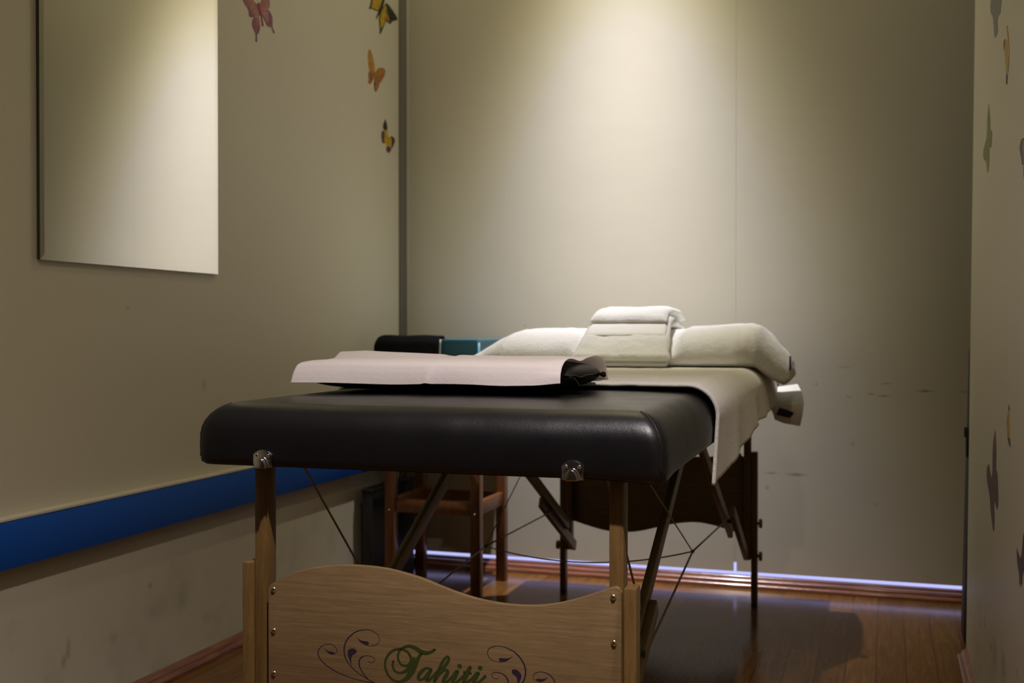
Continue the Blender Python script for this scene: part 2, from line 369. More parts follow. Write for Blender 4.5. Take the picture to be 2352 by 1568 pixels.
# ================================================================== MASSAGE TABLE
TO = Vector((-.622, 1.45, 0)); TR = math.radians(1.1)
TM = Matrix.Translation(TO) @ Matrix.Rotation(TR, 4, 'Z'); TI = TM.inverted()
nT = (TM.to_3x3() @ Vector((0, -1, 0)))
def onT(u, v, y):
    """a photo position carried on to the table's own plane local y"""
    return TI @ on_plane(u, v, TM @ Vector((0, y, 0)), nT)
table = thing('massage_table', 'portable massage table, black vinyl top on folding wooden legs', 'massage table', TO, TR)
HW = .350; TL = 1.90; ZB = .601; ZT = .694
def pad():
    # rings of a softly upholstered slab
    lv = [(.016, ZB + .0005), (.006, ZB), (.001, ZB + .004), (0, ZB + .012), (-.001, ZB + .03), (.0, ZT - .052)]
    R = .048
    for i in range(1, 9):
        a = i / 8 * PI / 2; lv.append((R * (1 - math.cos(a)), ZT - .048 - .0025 + R * math.sin(a)))
    lv += [(.07, ZT - .0015), (.11, ZT - .0003), (.17, ZT + .0006)]
    vs = []; fs = []; ns = 40; nl = 60; nc = 5
    def ring(ins, z):
        out = []; rc = max(.022 - ins * .3, .006); x0, x1, y0, y1 = -HW + ins, HW - ins, ins, TL - ins
        cs = [(x1 - rc, y0 + rc, -90), (x1 - rc, y1 - rc, 0), (x0 + rc, y1 - rc, 90), (x0 + rc, y0 + rc, 180)]
        for ci, (cx, cy, a0) in enumerate(cs):
            for j in range(nc + 1):
                a = math.radians(a0 + 90 * j / nc); out.append((cx + rc * math.cos(a), cy + rc * math.sin(a)))
            nx = cs[(ci + 1) % 4]; a = math.radians(a0 + 90)
            p = Vector(out[-1]); q = Vector((nx[0] + rc * math.cos(math.radians(nx[2])), nx[1] + rc * math.sin(math.radians(nx[2]))))
            n = nl if ci in (0, 2) else ns
            for j in range(1, n): out.append(tuple(p.lerp(q, j / n)))
        res = []
        for (x, y) in out:
            wv = .0016 * fbm(x, y, z, 9) + .0008 * fbm(x, y, z, 30)
            zz = z
            if z < ZB + .005:  # underside sags a little at the corner
                cornr = max(0, 1 - math.hypot(x - HW, y) / .10); zz = z - .006 * cornr ** 1.5
            s = 1 + wv
            res.append(Vector((x * s, y + wv * (1 if y < .9 else -1), zz + (wv * .6 if z > ZB + .02 else 0))))
        return res
    rings = [ring(*l) for l in lv]; n = len(rings[0])
    for r in rings: vs += r
    for i in range(len(rings) - 1):
        for j in range(n): fs.append((i * n + j, i * n + (j + 1) % n, (i + 1) * n + (j + 1) % n, (i + 1) * n + j))
    fs.append(tuple(range(n - 1, -1, -1))); fs.append(tuple((len(rings) - 1) * n + j for j in range(n)))
    return link('pad', vs, fs, M['leather'], table)
pd = pad()
# stitched corner seams of the cover
for sx in (-1, 1):
    pts = []
    for i in range(15):
        t = i / 14
        if t < .55: a = t / .55; pts.append(Vector((sx * (HW - .0064), .0064, ZB + .012 + a * (ZT - .0625 - ZB))))
        else:
            a = (t - .55) / .45 * PI * .42; ins = .048 * (1 - math.cos(a)); rq = max(.022 - ins * .3, .006) * .293; pts.append(Vector((sx * (HW - ins - rq), ins + rq, ZT - .0505 + .048 * math.sin(a))))
    tube('corner_seam', pts, .0011, M['cushion'], pd, 6)
# wooden frame under the pad
bm = bmesh.new()
for (a, b, c_, d) in ((-.335, -.315, .09, TL - .02), (.315, .335, .09, TL - .02), (-.315, .315, .09, .11), (-.315, .315, TL - .04, TL - .02), (-.315, .315, .905, .945)):
    add_box(bm, a, b, c_, d, ZB - .0012, ZB + .008, .001)
from_bm('frame', bm, M['beech2'], table)
# chrome sockets on the end of the pad
def bracket(cx, cz):
    w2, hh = .0150, .0262
    out = [(-w2 + .001, -hh / 2), (w2 - .001, -hh / 2), (w2, -hh / 2 + .001), (w2, hh * .20)]
    for i in range(1, 12):
        a = math.radians(35 + (145 - 35) * i / 12); out.append((w2 * 1.22 * math.cos(a), hh * .20 - .0105 + .0183 * math.sin(a) * .98))
    out += [(-w2, hh * .20), (-w2, -hh / 2 + .001)]
    pl_ = extrude_poly('headrest_socket', [Vector((cx + x, -.0005, cz + z)) for x, z in out], Vector((0, -.0028, 0)), M['chrome'], table, .0007)
    def arch(rx, rz, y0_, y1_, bev, m_='chrome', name='socket_boss'):
        o2 = [(rx * math.cos(PI * i / 16), rz * math.sin(PI * i / 16)) for i in range(17)]
        return extrude_poly(name, [Vector((cx + x, y0_, cz - hh / 2 - .0003 + z)) for x, z in o2], Vector((0, y1_ - y0_, 0)), M[m_], pl_, bev)
    arch(.0102, .0162, -.0030, -.0058, .0015); arch(.0082, .0142, -.006, -.0130, .0008)
    for sx in (-1, 1):
        screw(cx + sx * .0092, -.0032, cz + .0046, .0026, pl_, 'chrome')
    return pl_
def screw(x, y, z, r, parent, m_='brass', ax='y'):
    bm = bmesh.new(); bmesh.ops.create_uvsphere(bm, u_segments=14, v_segments=8, radius=r)
    for v in bm.verts:
        v.co = Vector((v.co.x, min(v.co.z * -.55, 0.0004), v.co.y)) + Vector((x, y, z))
    for f in bm.faces: f.material_index = 0
    for a in (0, 1):
        mt_ = Matrix.Translation((x, y - r * .50, z)) @ Matrix.Rotation(.5 + a * PI / 2, 4, 'Y')
        add_box(bm, -r * .62, r * .62, -r * .10, r * .10, -r * .11, r * .11, 0, 1, mt_, mi=1)
    return from_bm('screw', bm, [M[m_], M['slot']], parent, 40)
p = onT(603.5, 1046, -.002); bracket(p.x, ZB + .0125)
p = onT(1315.5, 1082, -.002); bracket(p.x, ZB + .0125)

# legs --------------------------------------------------------------
LX0, LX1 = -.2735, .2985          # inner faces of the lower legs at the near end
def leg_set(yf, s, xs, zu, zl, wl, kzs):
    """yf = outer face; s=+1 when the inside of the table is towards +y. xs = (xl, xr) inner faces of the lower legs"""
    d = .030 * s
    res = []
    for side, x in ((-1, xs[0]), (1, xs[1])):
        a, b = sorted((x, x + side * wl)); c_, e = sorted((yf, yf + d))
        lo = box('lower_leg', a, b, c_, e, .012, zl, M['beech'], table, .0022)
        box('rubber_foot', a + .0005, b - .0005, c_ + .0005, e - .0005, 0, .0125, M['rubber'], lo, .001)
        a, b = sorted((x - side * .0008, x - side * (.0008 + .020))); c_, e = sorted((yf + .005 * s, yf + .005 * s + d))
        box('upper_leg', a, b, c_, e, zu, ZB - .001, M['beech'], table, .0022)
        for kz in kzs:
            kb = tube('knob', [(x + side * wl, yf + .015 * s, kz), (x + side * (wl + .005), yf + .015 * s, kz)], .0045, M['brass'], table, 10)
            tube('knob_grip', [(x + side * (wl + .004), yf + .016 * s, kz), (x + side * (wl + .013), yf + .016 * s, kz)], .0135, M['knob'], kb, 8)
leg_set(.024, 1, (-.2680, .2905), .145, .455, .0175, (.255, .150))
leg_set(1.888, -1, (-.2635, .2895), .135, .447, .0175, (.240, .145))

# near end panel
top = [(617, 1342), (657, 1323), (706, 1307), (772, 1299), (829, 1299.5), (890, 1307), (961, 1326.5), (1012, 1347), (1063, 1366), (1114, 1380), (1165, 1388), (1216, 1391), (1267, 1388), (1318, 1377.5), (1369, 1362), (1404, 1350)]
PY = .0195
T = [onT(u, v, PY) for u, v in top]
x0p = onT(616, 1400, PY).x; x1p = onT(1427, 1400, PY).x
T[0].x = x0p + .0035
cur = [Vector((p.x, 0, p.z)) for p in catmull(T, 5)]
zr = onT(1418, 1349, PY).z
cur += [Vector((x1p - .008, 0, zr + .0005)), Vector((x1p - .003, 0, zr - .0015)), Vector((x1p, 0, zr - .007))]
cur = [Vector((x0p, 0, cur[0].z - .005))] + cur
# the panel's foot mirrors the wave
bot = [Vector((x0p + (x1p - x0p) * t, 0, .215 + .018 * math.sin(2 * PI * t + .2))) for t in [i / 24 for i in range(24, -1, -1)]]
ol = [Vector((p.x, PY, p.z)) for p in cur + bot]
panel = extrude_poly('end_panel', ol, Vector((0, .0095, 0)), [M['panel']], table, .0008, 25)
for (u, v) in ((628, 1353.5), (628.6, 1448), (629, 1546), (1408.5, 1371.5), (1410, 1476.5)):
    p = onT(u, v, PY); screw(p.x, PY - .0002, p.z, .0043, panel, 'brass')
p = onT(1412, 1582, PY); screw(p.x, PY - .0002, p.z, .0043, panel, 'brass')
# far end panel (wave along its foot)
def far_panel():
    y = 1.888 + .0045 - .0095
    wv = [(1317, 1195), (1358, 1209), (1399, 1219), (1454, 1221), (1501, 1212.6), (1539, 1204), (1590, 1199), (1630, 1204), (1678, 1217.7), (1710, 1230)]
    P = catmull([onT(u, v, y) for u, v in wv], 5); P[0].x = -.2620; P[-1].x = .2880
    pts = [Vector((p.x, y, p.z)) for p in P]
    x0_, x1_ = -.2620, .2880; n = 40
    pts += [Vector((x1_, y, .405)), Vector((x1_ - .004, y, .420)), Vector((x1_ - .03, y, .434))]
    for i in range(n + 1):
        t = 1 - i / n; pts.append(Vector((x0_ + .03 + (x1_ - x0_ - .06) * t, y, .440 + .014 * math.sin(2 * PI * t))))
    pts += [Vector((x0_, y, .42))]
    return extrude_poly('end_panel', pts, Vector((0, .0095, 0)), [M['panel']], table, .0008, 25)
far_panel()

# folding braces and cables ------------------------------------------
for side, x in ((-1, -.219), (1, .247)):
    for mir in (False, True):
        Y = (lambda y: 1.90 - y) if mir else (lambda y: y)
        o2 = -.013 if side < 0 else (.030 if mir else .014)
        b1 = bar('brace', (x, Y(.93), ZB + .004), (x, Y(.185), .235), .014, .028, M['beech2'], table, .002)
        b2 = bar('brace', (x + o2, Y(.425), .335), (x + o2, Y(.055), .150), .014, .030, M['beech2'], table, .003)
        tube('hinge_bolt', [(x - .012, Y(.30), .288), (x + o2 + (.008 if o2 > 0 else -.008), Y(.30), .288)], .006, M['black_matte'], b2, 10)
ring_l = (-.219, .965, .310); ring_r = (.258, .900, .338)
def cable(a, b, sag=0.0, n=10, r=.0016):
    a = Vector(a); b = Vector(b)
    pts = [a.lerp(b, i / n) + Vector((0, 0, -sag * 4 * (i / n) * (1 - i / n))) for i in range(n + 1)]
    return tube('cable', pts, r, M['cable'], table, 6)
for rg, x in ((ring_l, -.219), (ring_r, .258)):
    cable(rg, (x, 1.60, .300), 0, 4, .0021); cable(rg, (x, .30, .262), 0, 4, .0021)
cable(ring_l, (-.219, 1.60, ZB), .0, 4, .0012); cable(ring_r, (.258, .26, ZB), 0, 4, .0013)
cable(ring_l, ring_r, .030, 18, .0015)
for x in (-.222, .252):   # stay cables from the near end of the pad to the lower hinge
    cable((x, .085, ZB + .002), (x, .40, .300), .0, 4, .0018)
for p_ in (ring_l, ring_r):
    bm = bmesh.new(); bmesh.ops.create_uvsphere(bm, u_segments=10, v_segments=6, radius=.0042); bmesh.ops.translate(bm, verts=bm.verts, vec=p_); from_bm('cable_joint', bm, M['black_matte'], table)

# lettering and flourishes on the near panel ----------------------------
def ribbon(bm, pts, ws, y, n=6, mi=0):
    """flat brush stroke on the panel face; pts photo positions, ws widths in photo px"""
    P = [onT(u, v, PY) for u, v in pts]; W = [Vector((q / 2 * .000605, 0, 0)) for q in ws]
    P = catmull([Vector((p.x, 0, p.z)) for p in P], n); W = [max(v.x, .00005) for v in catmull(W, n)]
    L = []; Rr = []
    for i, p in enumerate(P):
        t = (P[min(i + 1, len(P) - 1)] - P[max(i - 1, 0)]).normalized(); nn = Vector((-t.z, 0, t.x))
        L.append(bm.verts.new(Vector((p.x, y, p.z)) + nn * W[i])); Rr.append(bm.verts.new(Vector((p.x, y, p.z)) - nn * W[i]))
    for i in range(len(P) - 1):
        try: bm.faces.new((L[i], L[i + 1], Rr[i + 1], Rr[i])).material_index = mi
        except ValueError: pass
    for q, wq in ((P[0], W[0]), (P[-1], W[-1])):
        if wq > .0004: disc(bm, q.x, q.z, wq, y, mi)
def disc(bm, x, z, r, y, mi=0):
    bm.faces.new([bm.verts.new((x + r * math.cos(2 * PI * i / 16), y, z - r * math.sin(2 * PI * i / 16))) for i in range(16)]).material_index = mi
def blob(bm, pts, y):
    P = [onT(u, v, PY) for u, v in pts]; P = catmull([Vector((p.x, 0, p.z)) for p in P + [P[0]]], 4)[:-1]
    bm.faces.new([bm.verts.new((p.x, y, p.z)) for p in P])
def cv(ox, oy, s, pts): return [(ox + x / s, oy + y / s) for x, y in pts]
M['green_ink'] = mat('dark_green_print', (.026, .040, .007), .5)
M['purple_ink'] = mat('dark_purple_print', (.020, .011, .028), .5)
A = lambda *p: cv(860, 1460, 7.84, p)
yy = PY - .00012
bm = bmesh.new()
strokes = [
 (A((845, 318), (790, 400), (735, 500), (690, 600), (620, 720), (540, 795), (440, 825), (330, 790), (240, 690), (195, 560), (205, 430), (275, 310), (380, 245), (500, 240), (590, 285), (650, 370), (660, 450), (610, 520), (540, 535), (470, 500), (430, 420), (425, 340), (460, 260), (530, 205), (630, 185), (730, 215), (840, 285), (940, 308), (1020, 288), (1085, 248)),
  (7, 9, 14, 15, 13, 9, 6.5, 6, 6, 6, 6, 6, 6, 6, 6, 6.5, 7, 6, 5.5, 5.5, 5.5, 5.5, 6, 6.5, 7.5, 9.5, 10.5, 9, 7, 6)),
 (A((340, 458), (328, 540), (370, 630), (450, 665), (550, 640), (640, 560), (690, 480), (715, 385)), (6, 6, 5.5, 5, 8, 12, 13, 4)),
 (A((1020, 600), (950, 580), (870, 620), (805, 700), (795, 770), (845, 790), (920, 730), (1010, 610)), (6, 6, 8, 9, 8, 6, 6, 6)),
 (A((1018, 610), (965, 710), (935, 790), (985, 795), (1070, 710), (1160, 600), (1220, 480), (1290, 385), (1340, 375), (1335, 440), (1270, 540), (1190, 640), (1120, 740), (1080, 815)), (8, 10, 8, 7, 6, 6.5, 7, 6, 4.5, 7.5, 8, 9, 9, 8)),
 (A((1100, 770), (1180, 680), (1260, 620), (1315, 620), (1310, 680), (1260, 770), (1240, 835), (1290, 840), (1390, 745), (1470, 645), (1500, 635)), (6, 6, 6, 7, 9, 9, 8, 7, 6, 7, 7)),
 (A((1500, 640), (1450, 740), (1405, 830), (1460, 850), (1560, 765), (1650, 660), (1725, 565)), (8, 9, 8, 7, 6, 6, 8)),
 (A((1725, 565), (1690, 650), (1635, 760), (1600, 840), (1650, 850), (1750, 775), (1830, 685), (1872, 668)), (8, 9, 9, 8, 7, 6, 7, 7)),
 (A((1615, 655), (1670, 660), (1735, 675)), (5.5, 5.5, 5.5)),
 (A((1872, 672), (1820, 770), (1780, 850), (1830, 865), (1920, 800), (1995, 725)), (8, 9, 8, 7, 6, 6.5)),
]
for i, (pp, ww) in enumerate(strokes): ribbon(bm, pp, ww, yy - i * .000006)
for (u, v) in A((1535, 545), (1905, 577)):
    p = onT(u, v, PY); disc(bm, p.x, p.z, .0034, yy)
lt = from_bm('printed_lettering', bm, M['green_ink'], panel); lt['label'] = 'dark green script word printed on the panel'
B = lambda *p: cv(700, 1430, 11.36, p); D = lambda *p: cv(1100, 1470, 11.76, p)
bm = bmesh.new()
ribbon(bm, B((760, 812), (830, 770), (845, 710), (790, 620), (700, 565), (590, 555), (470, 590), (380, 670), (347, 770), (370, 880), (450, 1000), (600, 1130), (780, 1250), (1000, 1350), (1250, 1440), (1500, 1510), (1800, 1565)), (1, 1.2, 1.4, 1.4, 1.2, 1.3, 1.6, 2.2, 2.6, 2.6, 2.4, 2.3, 2.2, 1.9, 1.6, 1.6, 2), yy)
blob(bm, B((500, 650), (560, 705), (640, 740), (740, 755), (785, 790), (760, 820), (700, 825), (640, 805), (580, 750), (530, 695)), yy)
ribbon(bm, B((1580, 575), (1700, 600), (1830, 585), (1920, 520), (1950, 420), (1900, 300), (1800, 225), (1650, 180), (1480, 190), (1320, 240), (1170, 360), (1070, 500), (1028, 680), (1050, 870), (1130, 1040), (1250, 1180), (1400, 1310), (1600, 1440), (1820, 1565), (2000, 1680)), (.8, 1, 1.2, 1.3, 1.4, 1.3, 1.4, 1.6, 2, 2.6, 3, 3.4, 3.4, 3, 2.4, 2, 1.8, 1.8, 2.4, 2.6), yy - .00001)
blob(bm, B((1345, 355), (1400, 415), (1470, 455), (1560, 475), (1640, 485), (1675, 525), (1660, 565), (1600, 570), (1520, 545), (1450, 495), (1395, 430)), yy)
blob(bm, B((1120, 740), (1150, 690), (1220, 668), (1300, 672), (1350, 720), (1345, 775), (1290, 815), (1245, 845), (1220, 900), (1212, 1000), (1228, 1130), (1195, 1040), (1160, 950), (1130, 860)), yy)
ribbon(bm, B((1640, 975), (1680, 1020), (1740, 1035), (1800, 1015), (1825, 960), (1790, 900), (1700, 865), (1590, 855), (1490, 890), (1430, 960), (1420, 1070), (1450, 1180), (1530, 1320), (1640, 1450)), (.6, 1, 1.2, 1.2, 1.2, 1.2, 1.2, 1.4, 2.6, 3.4, 3.4, 2.8, 2.4, 2), yy - .00002)
from_bm('printed_flourish', bm, M['purple_ink'], panel)
bm = bmesh.new()
ribbon(bm, D((640, 590), (520, 585), (400, 550), (290, 475), (235, 360), (250, 260), (340, 185), (480, 155), (640, 168), (800, 225), (950, 310), (1080, 430), (1180, 570), (1250, 740), (1260, 900), (1225, 1050), (1160, 1170), (1040, 1320)), (1, 1, 1.2, 1.4, 1.6, 1.8, 1.8, 1.4, 1.4, 2, 2.6, 3.2, 3.6, 3.8, 3.8, 3.6, 3.2, 2.6), yy)
blob(bm, D((915, 430), (850, 462), (780, 485), (690, 485), (590, 475), (540, 495), (540, 540), (580, 570), (650, 582), (730, 570), (800, 530), (860, 480)), yy)
blob(bm, D((885, 840), (900, 800), (950, 780), (1030, 800), (1100, 860), (1145, 930), (1145, 1010), (1110, 1090), (1070, 1180), (1020, 1300), (1030, 1180), (1035, 1060), (1005, 980), (940, 930), (900, 890)), yy)
ribbon(bm, D((548, 1005), (520, 1030), (450, 1035), (380, 1000), (347, 940), (370, 885), (450, 864), (560, 875), (670, 925), (750, 1010), (790, 1100), (797, 1200), (770, 1320)), (.8, 1.2, 1.2, 1.3, 1.4, 1.6, 1.6, 1.8, 2.4, 3.2, 3.4, 3, 2.4), yy - .00001)
ribbon(bm, D((1530, 1080), (1480, 1030), (1467, 960), (1510, 895), (1600, 860), (1700, 852), (1820, 885), (1930, 950), (2020, 1060), (2055, 1170), (2040, 1300)), (1, 1.2, 1.4, 1.5, 1.4, 1.4, 1.8, 2, 2.4, 2.6, 2.4), yy - .00002)
blob(bm, D((1880, 1000), (1800, 1030), (1700, 1040), (1580, 1035), (1540, 1060), (1560, 1095), (1620, 1120), (1690, 1125), (1760, 1095), (1830, 1040)), yy)
from_bm('printed_flourish', bm, M['purple_ink'], panel)

# ================================================================== SHEET TOWEL OVER THE TABLE
hemz = [(.40, .536), (.47, .536), (.53, .539), (.62, .542), (.72, .549), (.82, .559), (.92, .570), (1.02, .580), (1.14, .587), (1.30, .590), (1.45, .592), (1.9, .60)]
def sheet(u, v):
    # u: along y, v: across
    y = .478 + u * (1.905 - .478) + .006 * math.sin(v * 9)
    xc = HW + .0062; zt = ZT + .0075; r = .048
    zr_ = lerp_tab(hemz, y) + .003 * fbm(y, 0, 3, 6); zl_ = .63
    # arclengths: left hang, left arc, top, right arc, right hang
    seg = [zt - r - zl_, r * PI / 2, 2 * (xc - r), r * PI / 2, zt - r - zr_]
    s = v * sum(seg); x = z = 0
    drop = 0
    if s < seg[0]: x = -xc; z = zl_ + s
    else:
        s -= seg[0]
        if s < seg[1]: a = s / r; x = -xc + r * (1 - math.cos(a)); z = zt - r + r * math.sin(a)
        else:
            s -= seg[1]
            if s < seg[2]: x = -xc + r + s; z = zt
            else:
                s -= seg[2]
                if s < seg[3]: a = s / r; x = xc - r + r * math.sin(a); z = zt - r + r * math.cos(a)
                else: s -= seg[3]; drop = s / seg[4]; x = xc; z = zt - r - s
    if drop > 0:
        fold = math.sin(y * 19 + .6) * .5 + math.sin(y * 34 + 1.2) * .35
        ef = max(0, min(1, (y - .50) / .5)); x += -.006 * drop * (1 - ef) + ef * (.001 + .008 * drop * (1 + fold))
        y += .004 * drop * math.sin(y * 23)
    z += .0012 * fbm(x, y, 0, 12) + .0010 * fbm(x, y, 5, 30)
    if abs(x) < .32:   # shallow ripples lying on the top
        rp = math.exp(-((y - .62 - .10 * x) / .035) ** 2) * .0022 + math.exp(-((y - .80 + .2 * x) / .05) ** 2) * .0026 + math.exp(-((y - 1.02 - .15 * x) / .05) ** 2) * .002
        z += rp * (.4 + .6 * (x + .35) / .7)
    if u < .05: z += .0015 * math.sin(u / .05 * PI)  # rolled hem
    return Vector((x, y, z))
vs, fs = grid(sheet, 110, 150)
o = link('table_towel', vs, fs, M['towel'], smooth=True)
solidify(o, .0055, -1)
tag(o, 'large off-white towel spread over the far part of the massage table', 'towel', 'white towels on the table', TO, TR)
# hem stitching line
# ================================================================== PILLOW WRAPPED IN TOWEL
ZP = ZT + .0095
hx = [(-.475, .004), (-.455, .012), (-.40, .040), (-.34, .078), (-.30, .094), (-.26, .1005), (-.10, .101), (.10, .104), (.25, .110), (.322, .113), (.345, .105), (.380, .070), (.405, .040), (.420, .010)]
zb_ = [(-.475, .0), (-.34, .0), (.34, .0), (.375, -.030), (.405, -.047), (.420, -.030)]
FPB = [(1.0, .30), (1.262, -.001), (1.292, .014), (1.330, .034), (1.370, .056), (1.415, .078), (1.465, .094), (1.53, .101), (1.60, .101), (1.67, .094), (1.74, .078), (1.80, .06)]
def bolster():
    xs = [-.475 + .895 * i / 150 for i in range(151)]; nsec = 48; vs = []; fs = []
    for x in xs:
        h = lerp_tab(hx, x) + .0015 * fbm(x, 0, 0, 8); lo = ZP + lerp_tab(zb_, x); hi = ZP + h
        hw = .235 if abs(x) < .3 else .235 - .11 * min(1, (abs(x) - .3) / .14)
        yc = 1.56 + (.05 * max(0, x - .34) / .08)
        gv = 0
        for gx in (.303, .328): gv += .0022 * math.exp(-((x - gx) / .0025) ** 2)
        for j in range(nsec):
            a = 2 * PI * j / nsec; ca, sa = math.cos(a), math.sin(a)
            yy_ = yc + hw * (abs(ca) ** (.85 if sa > 0 else .6)) * (1 if ca > 0 else -1)
            zm = lo + (hi - lo) * .22
            zz = zm + (hi - zm) * (abs(sa) ** .85) if sa > 0 else zm - (zm - lo) * (abs(sa) ** .5)
            q = Vector((x, yy_, zz)); rad = (Vector((x, yc, (lo + hi) / 2)) - q).normalized()
            wr = .003 * fbm(x, yy_, zz, 11) + .0018 * fbm(x, yy_, zz, 28)
            if x > .33: wr += .006 * fbm(x, yy_, zz, 18)
            if x < -.28: wr += .005 * fbm(x + 4, yy_, zz, 14)
            ad = math.degrees(a)
            if x > .338: gv_ = gv + .009 * math.exp(-((ad - 62 - (x - .34) * 200) / 7) ** 2) * min(1, (x - .338) / .01) * max(0, min(1, (.400 - x) / .02))
            else: gv_ = gv
            if sa > -.5: q += rad * (gv_ + wr)
            if -.12 < x < .17:
                lim = ZP + lerp_tab(FPB, q.y) - .003; kk = min(1, (x + .12) / .025, (.17 - x) / .025)
                if q.z > lim: q.z += (lim - q.z) * kk
            vs.append(q)
    n = nsec
    for i in range(len(xs) - 1):
        for j in range(n): fs.append((i * n + j, i * n + (j + 1) % n, (i + 1) * n + (j + 1) % n, (i + 1) * n + j))
    fs.append(tuple(range(n))[::-1]); fs.append(tuple((len(xs) - 1) * n + j for j in range(n)))
    mi = []
    for i in range(len(xs) - 1): mi += [1 if .304 < xs[i] < .327 else 0] * n
    mi += [0, 0]
    bm_ = [M['towel_bright'], M['towel_band']]
    return link('covered_pillow', vs, fs, bm_, None, True, mi)
pl_o = bolster(); tag(pl_o, 'long pillow wrapped in a white towel across the far end of the table', 'pillow', None, TO, TR)
# loose fold at the right end and blue tag
box('sewn_tag', .4190, .4225, 1.47, 1.492, ZP - .006, ZP + .030, M['blue_tag'], pl_o, .0008, 2)

# stiff folded towel corner hanging past the far right corner of the pad
ft = thing('folded_towel', 'folded towel with a dark label hanging past the far right corner of the table', 'towel', TO, TR, 'white towels on the table')
FYl = 1.66
q = [onT(u, v, FYl) for u, v in ((1762, 963), (1800, 972), (1838, 979), (1845, 950), (1848, 922), (1806, 927), (1764, 930))]
pts = [Vector((max(p.x, .369), FYl, p.z)) for p in q]
bm = bmesh.new(); n = len(pts); cols = []
for k_, (dy, dz, dx) in enumerate(((0, 0, 0), (.05, .012, -.006), (.10, .026, -.014), (.16, .040, -.026))):
    ring_ = []
    for i, p in enumerate(pts):
        up = dz if i >= 3 else dz * .5
        ring_.append(bm.verts.new((p.x + (dx if p.x > .36 else 0), p.y + dy - (.030 if (i >= 3 and dy == 0) else 0), p.z + up + .001 * fbm(p.x, dy, p.z, 40))))
    cols.append(ring_)
for a in range(3):
    for i in range(n): bm.faces.new((cols[a][i], cols[a][(i + 1) % n], cols[a + 1][(i + 1) % n], cols[a + 1][i]))
bm.faces.new(cols[0]); bm.faces.new(cols[-1])
bmesh.ops.recalc_face_normals(bm, faces=bm.faces)
bmesh.ops.bevel(bm, geom=bm.edges[:], offset=.0025, segments=2, profile=.5, affect='EDGES')
from_bm('towel_body', bm, M['towel_bright'], ft, 50)
lq = [onT(u, v, FYl - .0008) for u, v in ((1792, 934), (1826, 946), (1815, 959), (1784, 951))]
zlo = min(p_.z for p_ in pts); zhi = max(p_.z for p_ in pts)
extrude_poly('woven_label', [Vector((p.x, FYl - .0050 - .030 * (p.z - zlo) / (zhi - zlo), p.z)) for p in lq], Vector((0, -.0012, 0)), M['label'], ft, .0003)

# ================================================================== FOLDED TOWEL LEANING ON THE PILLOW
def fold_path(t0, t1, off, n):
    """path over the pillow in (y, z): front foot -> crest -> behind"""
    base = [(1.262, -.001), (1.292, .014), (1.330, .034), (1.370, .056), (1.415, .078), (1.465, .094), (1.53, .101), (1.60, .101), (1.67, .094), (1.74, .078)]
    P = catmull([Vector((a, b, 0)) for a, b in base], 8)
    out = []
    N_ = len(P) - 1
    for i in range(n + 1):
        s = (t0 + (t1 - t0) * i / n) * N_; j = min(int(s), N_ - 1); out.append(P[j].lerp(P[j + 1], s - j))
    res = []
    for i, p in enumerate(out):
        t = (out[min(i + 1, n)] - out[max(i - 1, 0)]).normalized(); res.append(p + Vector((-t.y, t.x, 0)) * off)
    return res
def slab(name, x0, x1, t0, t1, off0, off1, m_, parent, seed=0, nx=44, n=60, rnd=.016, wob=.004):
    """thick soft folded layer: closed cross-section along the path, rounded at all edges"""
    lo = fold_path(t0, t1, off0, n); hi = fold_path(t0, t1, off1, n)
    vs = []; fs = []
    K = 10
    for i in range(n + 1):
        tt = i / n; e = min(tt, 1 - tt) * n / 5.0; th = math.sin(min(1, e) * PI / 2) ** .7 if e < 1 else 1; th = max(th, .15)
        a, b = lo[i], hi[i]; mid = (a + b) / 2; a = mid + (a - mid) * th; b = mid + (b - mid) * th
        row = []
        gt = t0 + (t1 - t0) * tt; xa = x0 + .012 * min(1, gt * 2) + .004 * fbm(tt * 3, seed, 0, 2); xb = x1 - .026 * min(1, gt * 1.8) + .005 * fbm(tt * 3, seed + 5, 0, 2)
        for j in range(nx + 1):
            s = j / nx; x = xa + (xb - xa) * s; row.append((b, x, s))
        for (pt, sgn) in ((b, 1), (a, -1)):
            rng = range(nx + 1) if sgn > 0 else range(nx, -1, -1)
            for j in rng:
                s = j / nx; x = xa + (xb - xa) * s
                d = min(s, 1 - s) * (xb - xa); rr = 1 if d > rnd else math.sqrt(max(0, 1 - (1 - d / rnd) ** 2)); rr = max(rr, .12)
                pp = mid + (pt - mid) * rr
                wv = wob * (fbm(x, pt.x * 1.3, seed, 16) * .7 + fbm(x, pt.x, seed + 2, 40) * .4) if sgn > 0 else 0
                nrm = (b - a).normalized()
                pp = pp + nrm * wv * rr
                vs.append(Vector((x, pp.x, ZP + pp.y)))
    w_ = 2 * (nx + 1)
    for i in range(n):
        for j in range(w_): fs.append((i * w_ + j, i * w_ + (j + 1) % w_, (i + 1) * w_ + (j + 1) % w_, (i + 1) * w_ + j))
    fs.append(tuple(range(w_))[::-1]); fs.append(tuple(n * w_ + j for j in range(w_)))
    return link(name, vs, fs, m_, parent)
f2 = thing('folded_towel', 'plush white folded towel draped over the middle of the wrapped pillow', 'towel', TO, TR, 'white towels on the table')
slab('towel_layer', -.092, .146, .006, .97, .000, .021, M['towel_bright'], f2, 3, wob=.003)
slab('towel_layer', -.094, .152, .0, .62, .018, .038, M['towel_bright'], f2, 11, wob=.006, rnd=.022)
slab('woven_band', -.086, .142, .30, .62, .034, .0405, M['towel_band'], f2, 21, wob=.001, rnd=.006)
slab('towel_layer', -.090, .143, .43, .98, .034, .056, M['towel_bright'], f2, 31, wob=.004, rnd=.022)

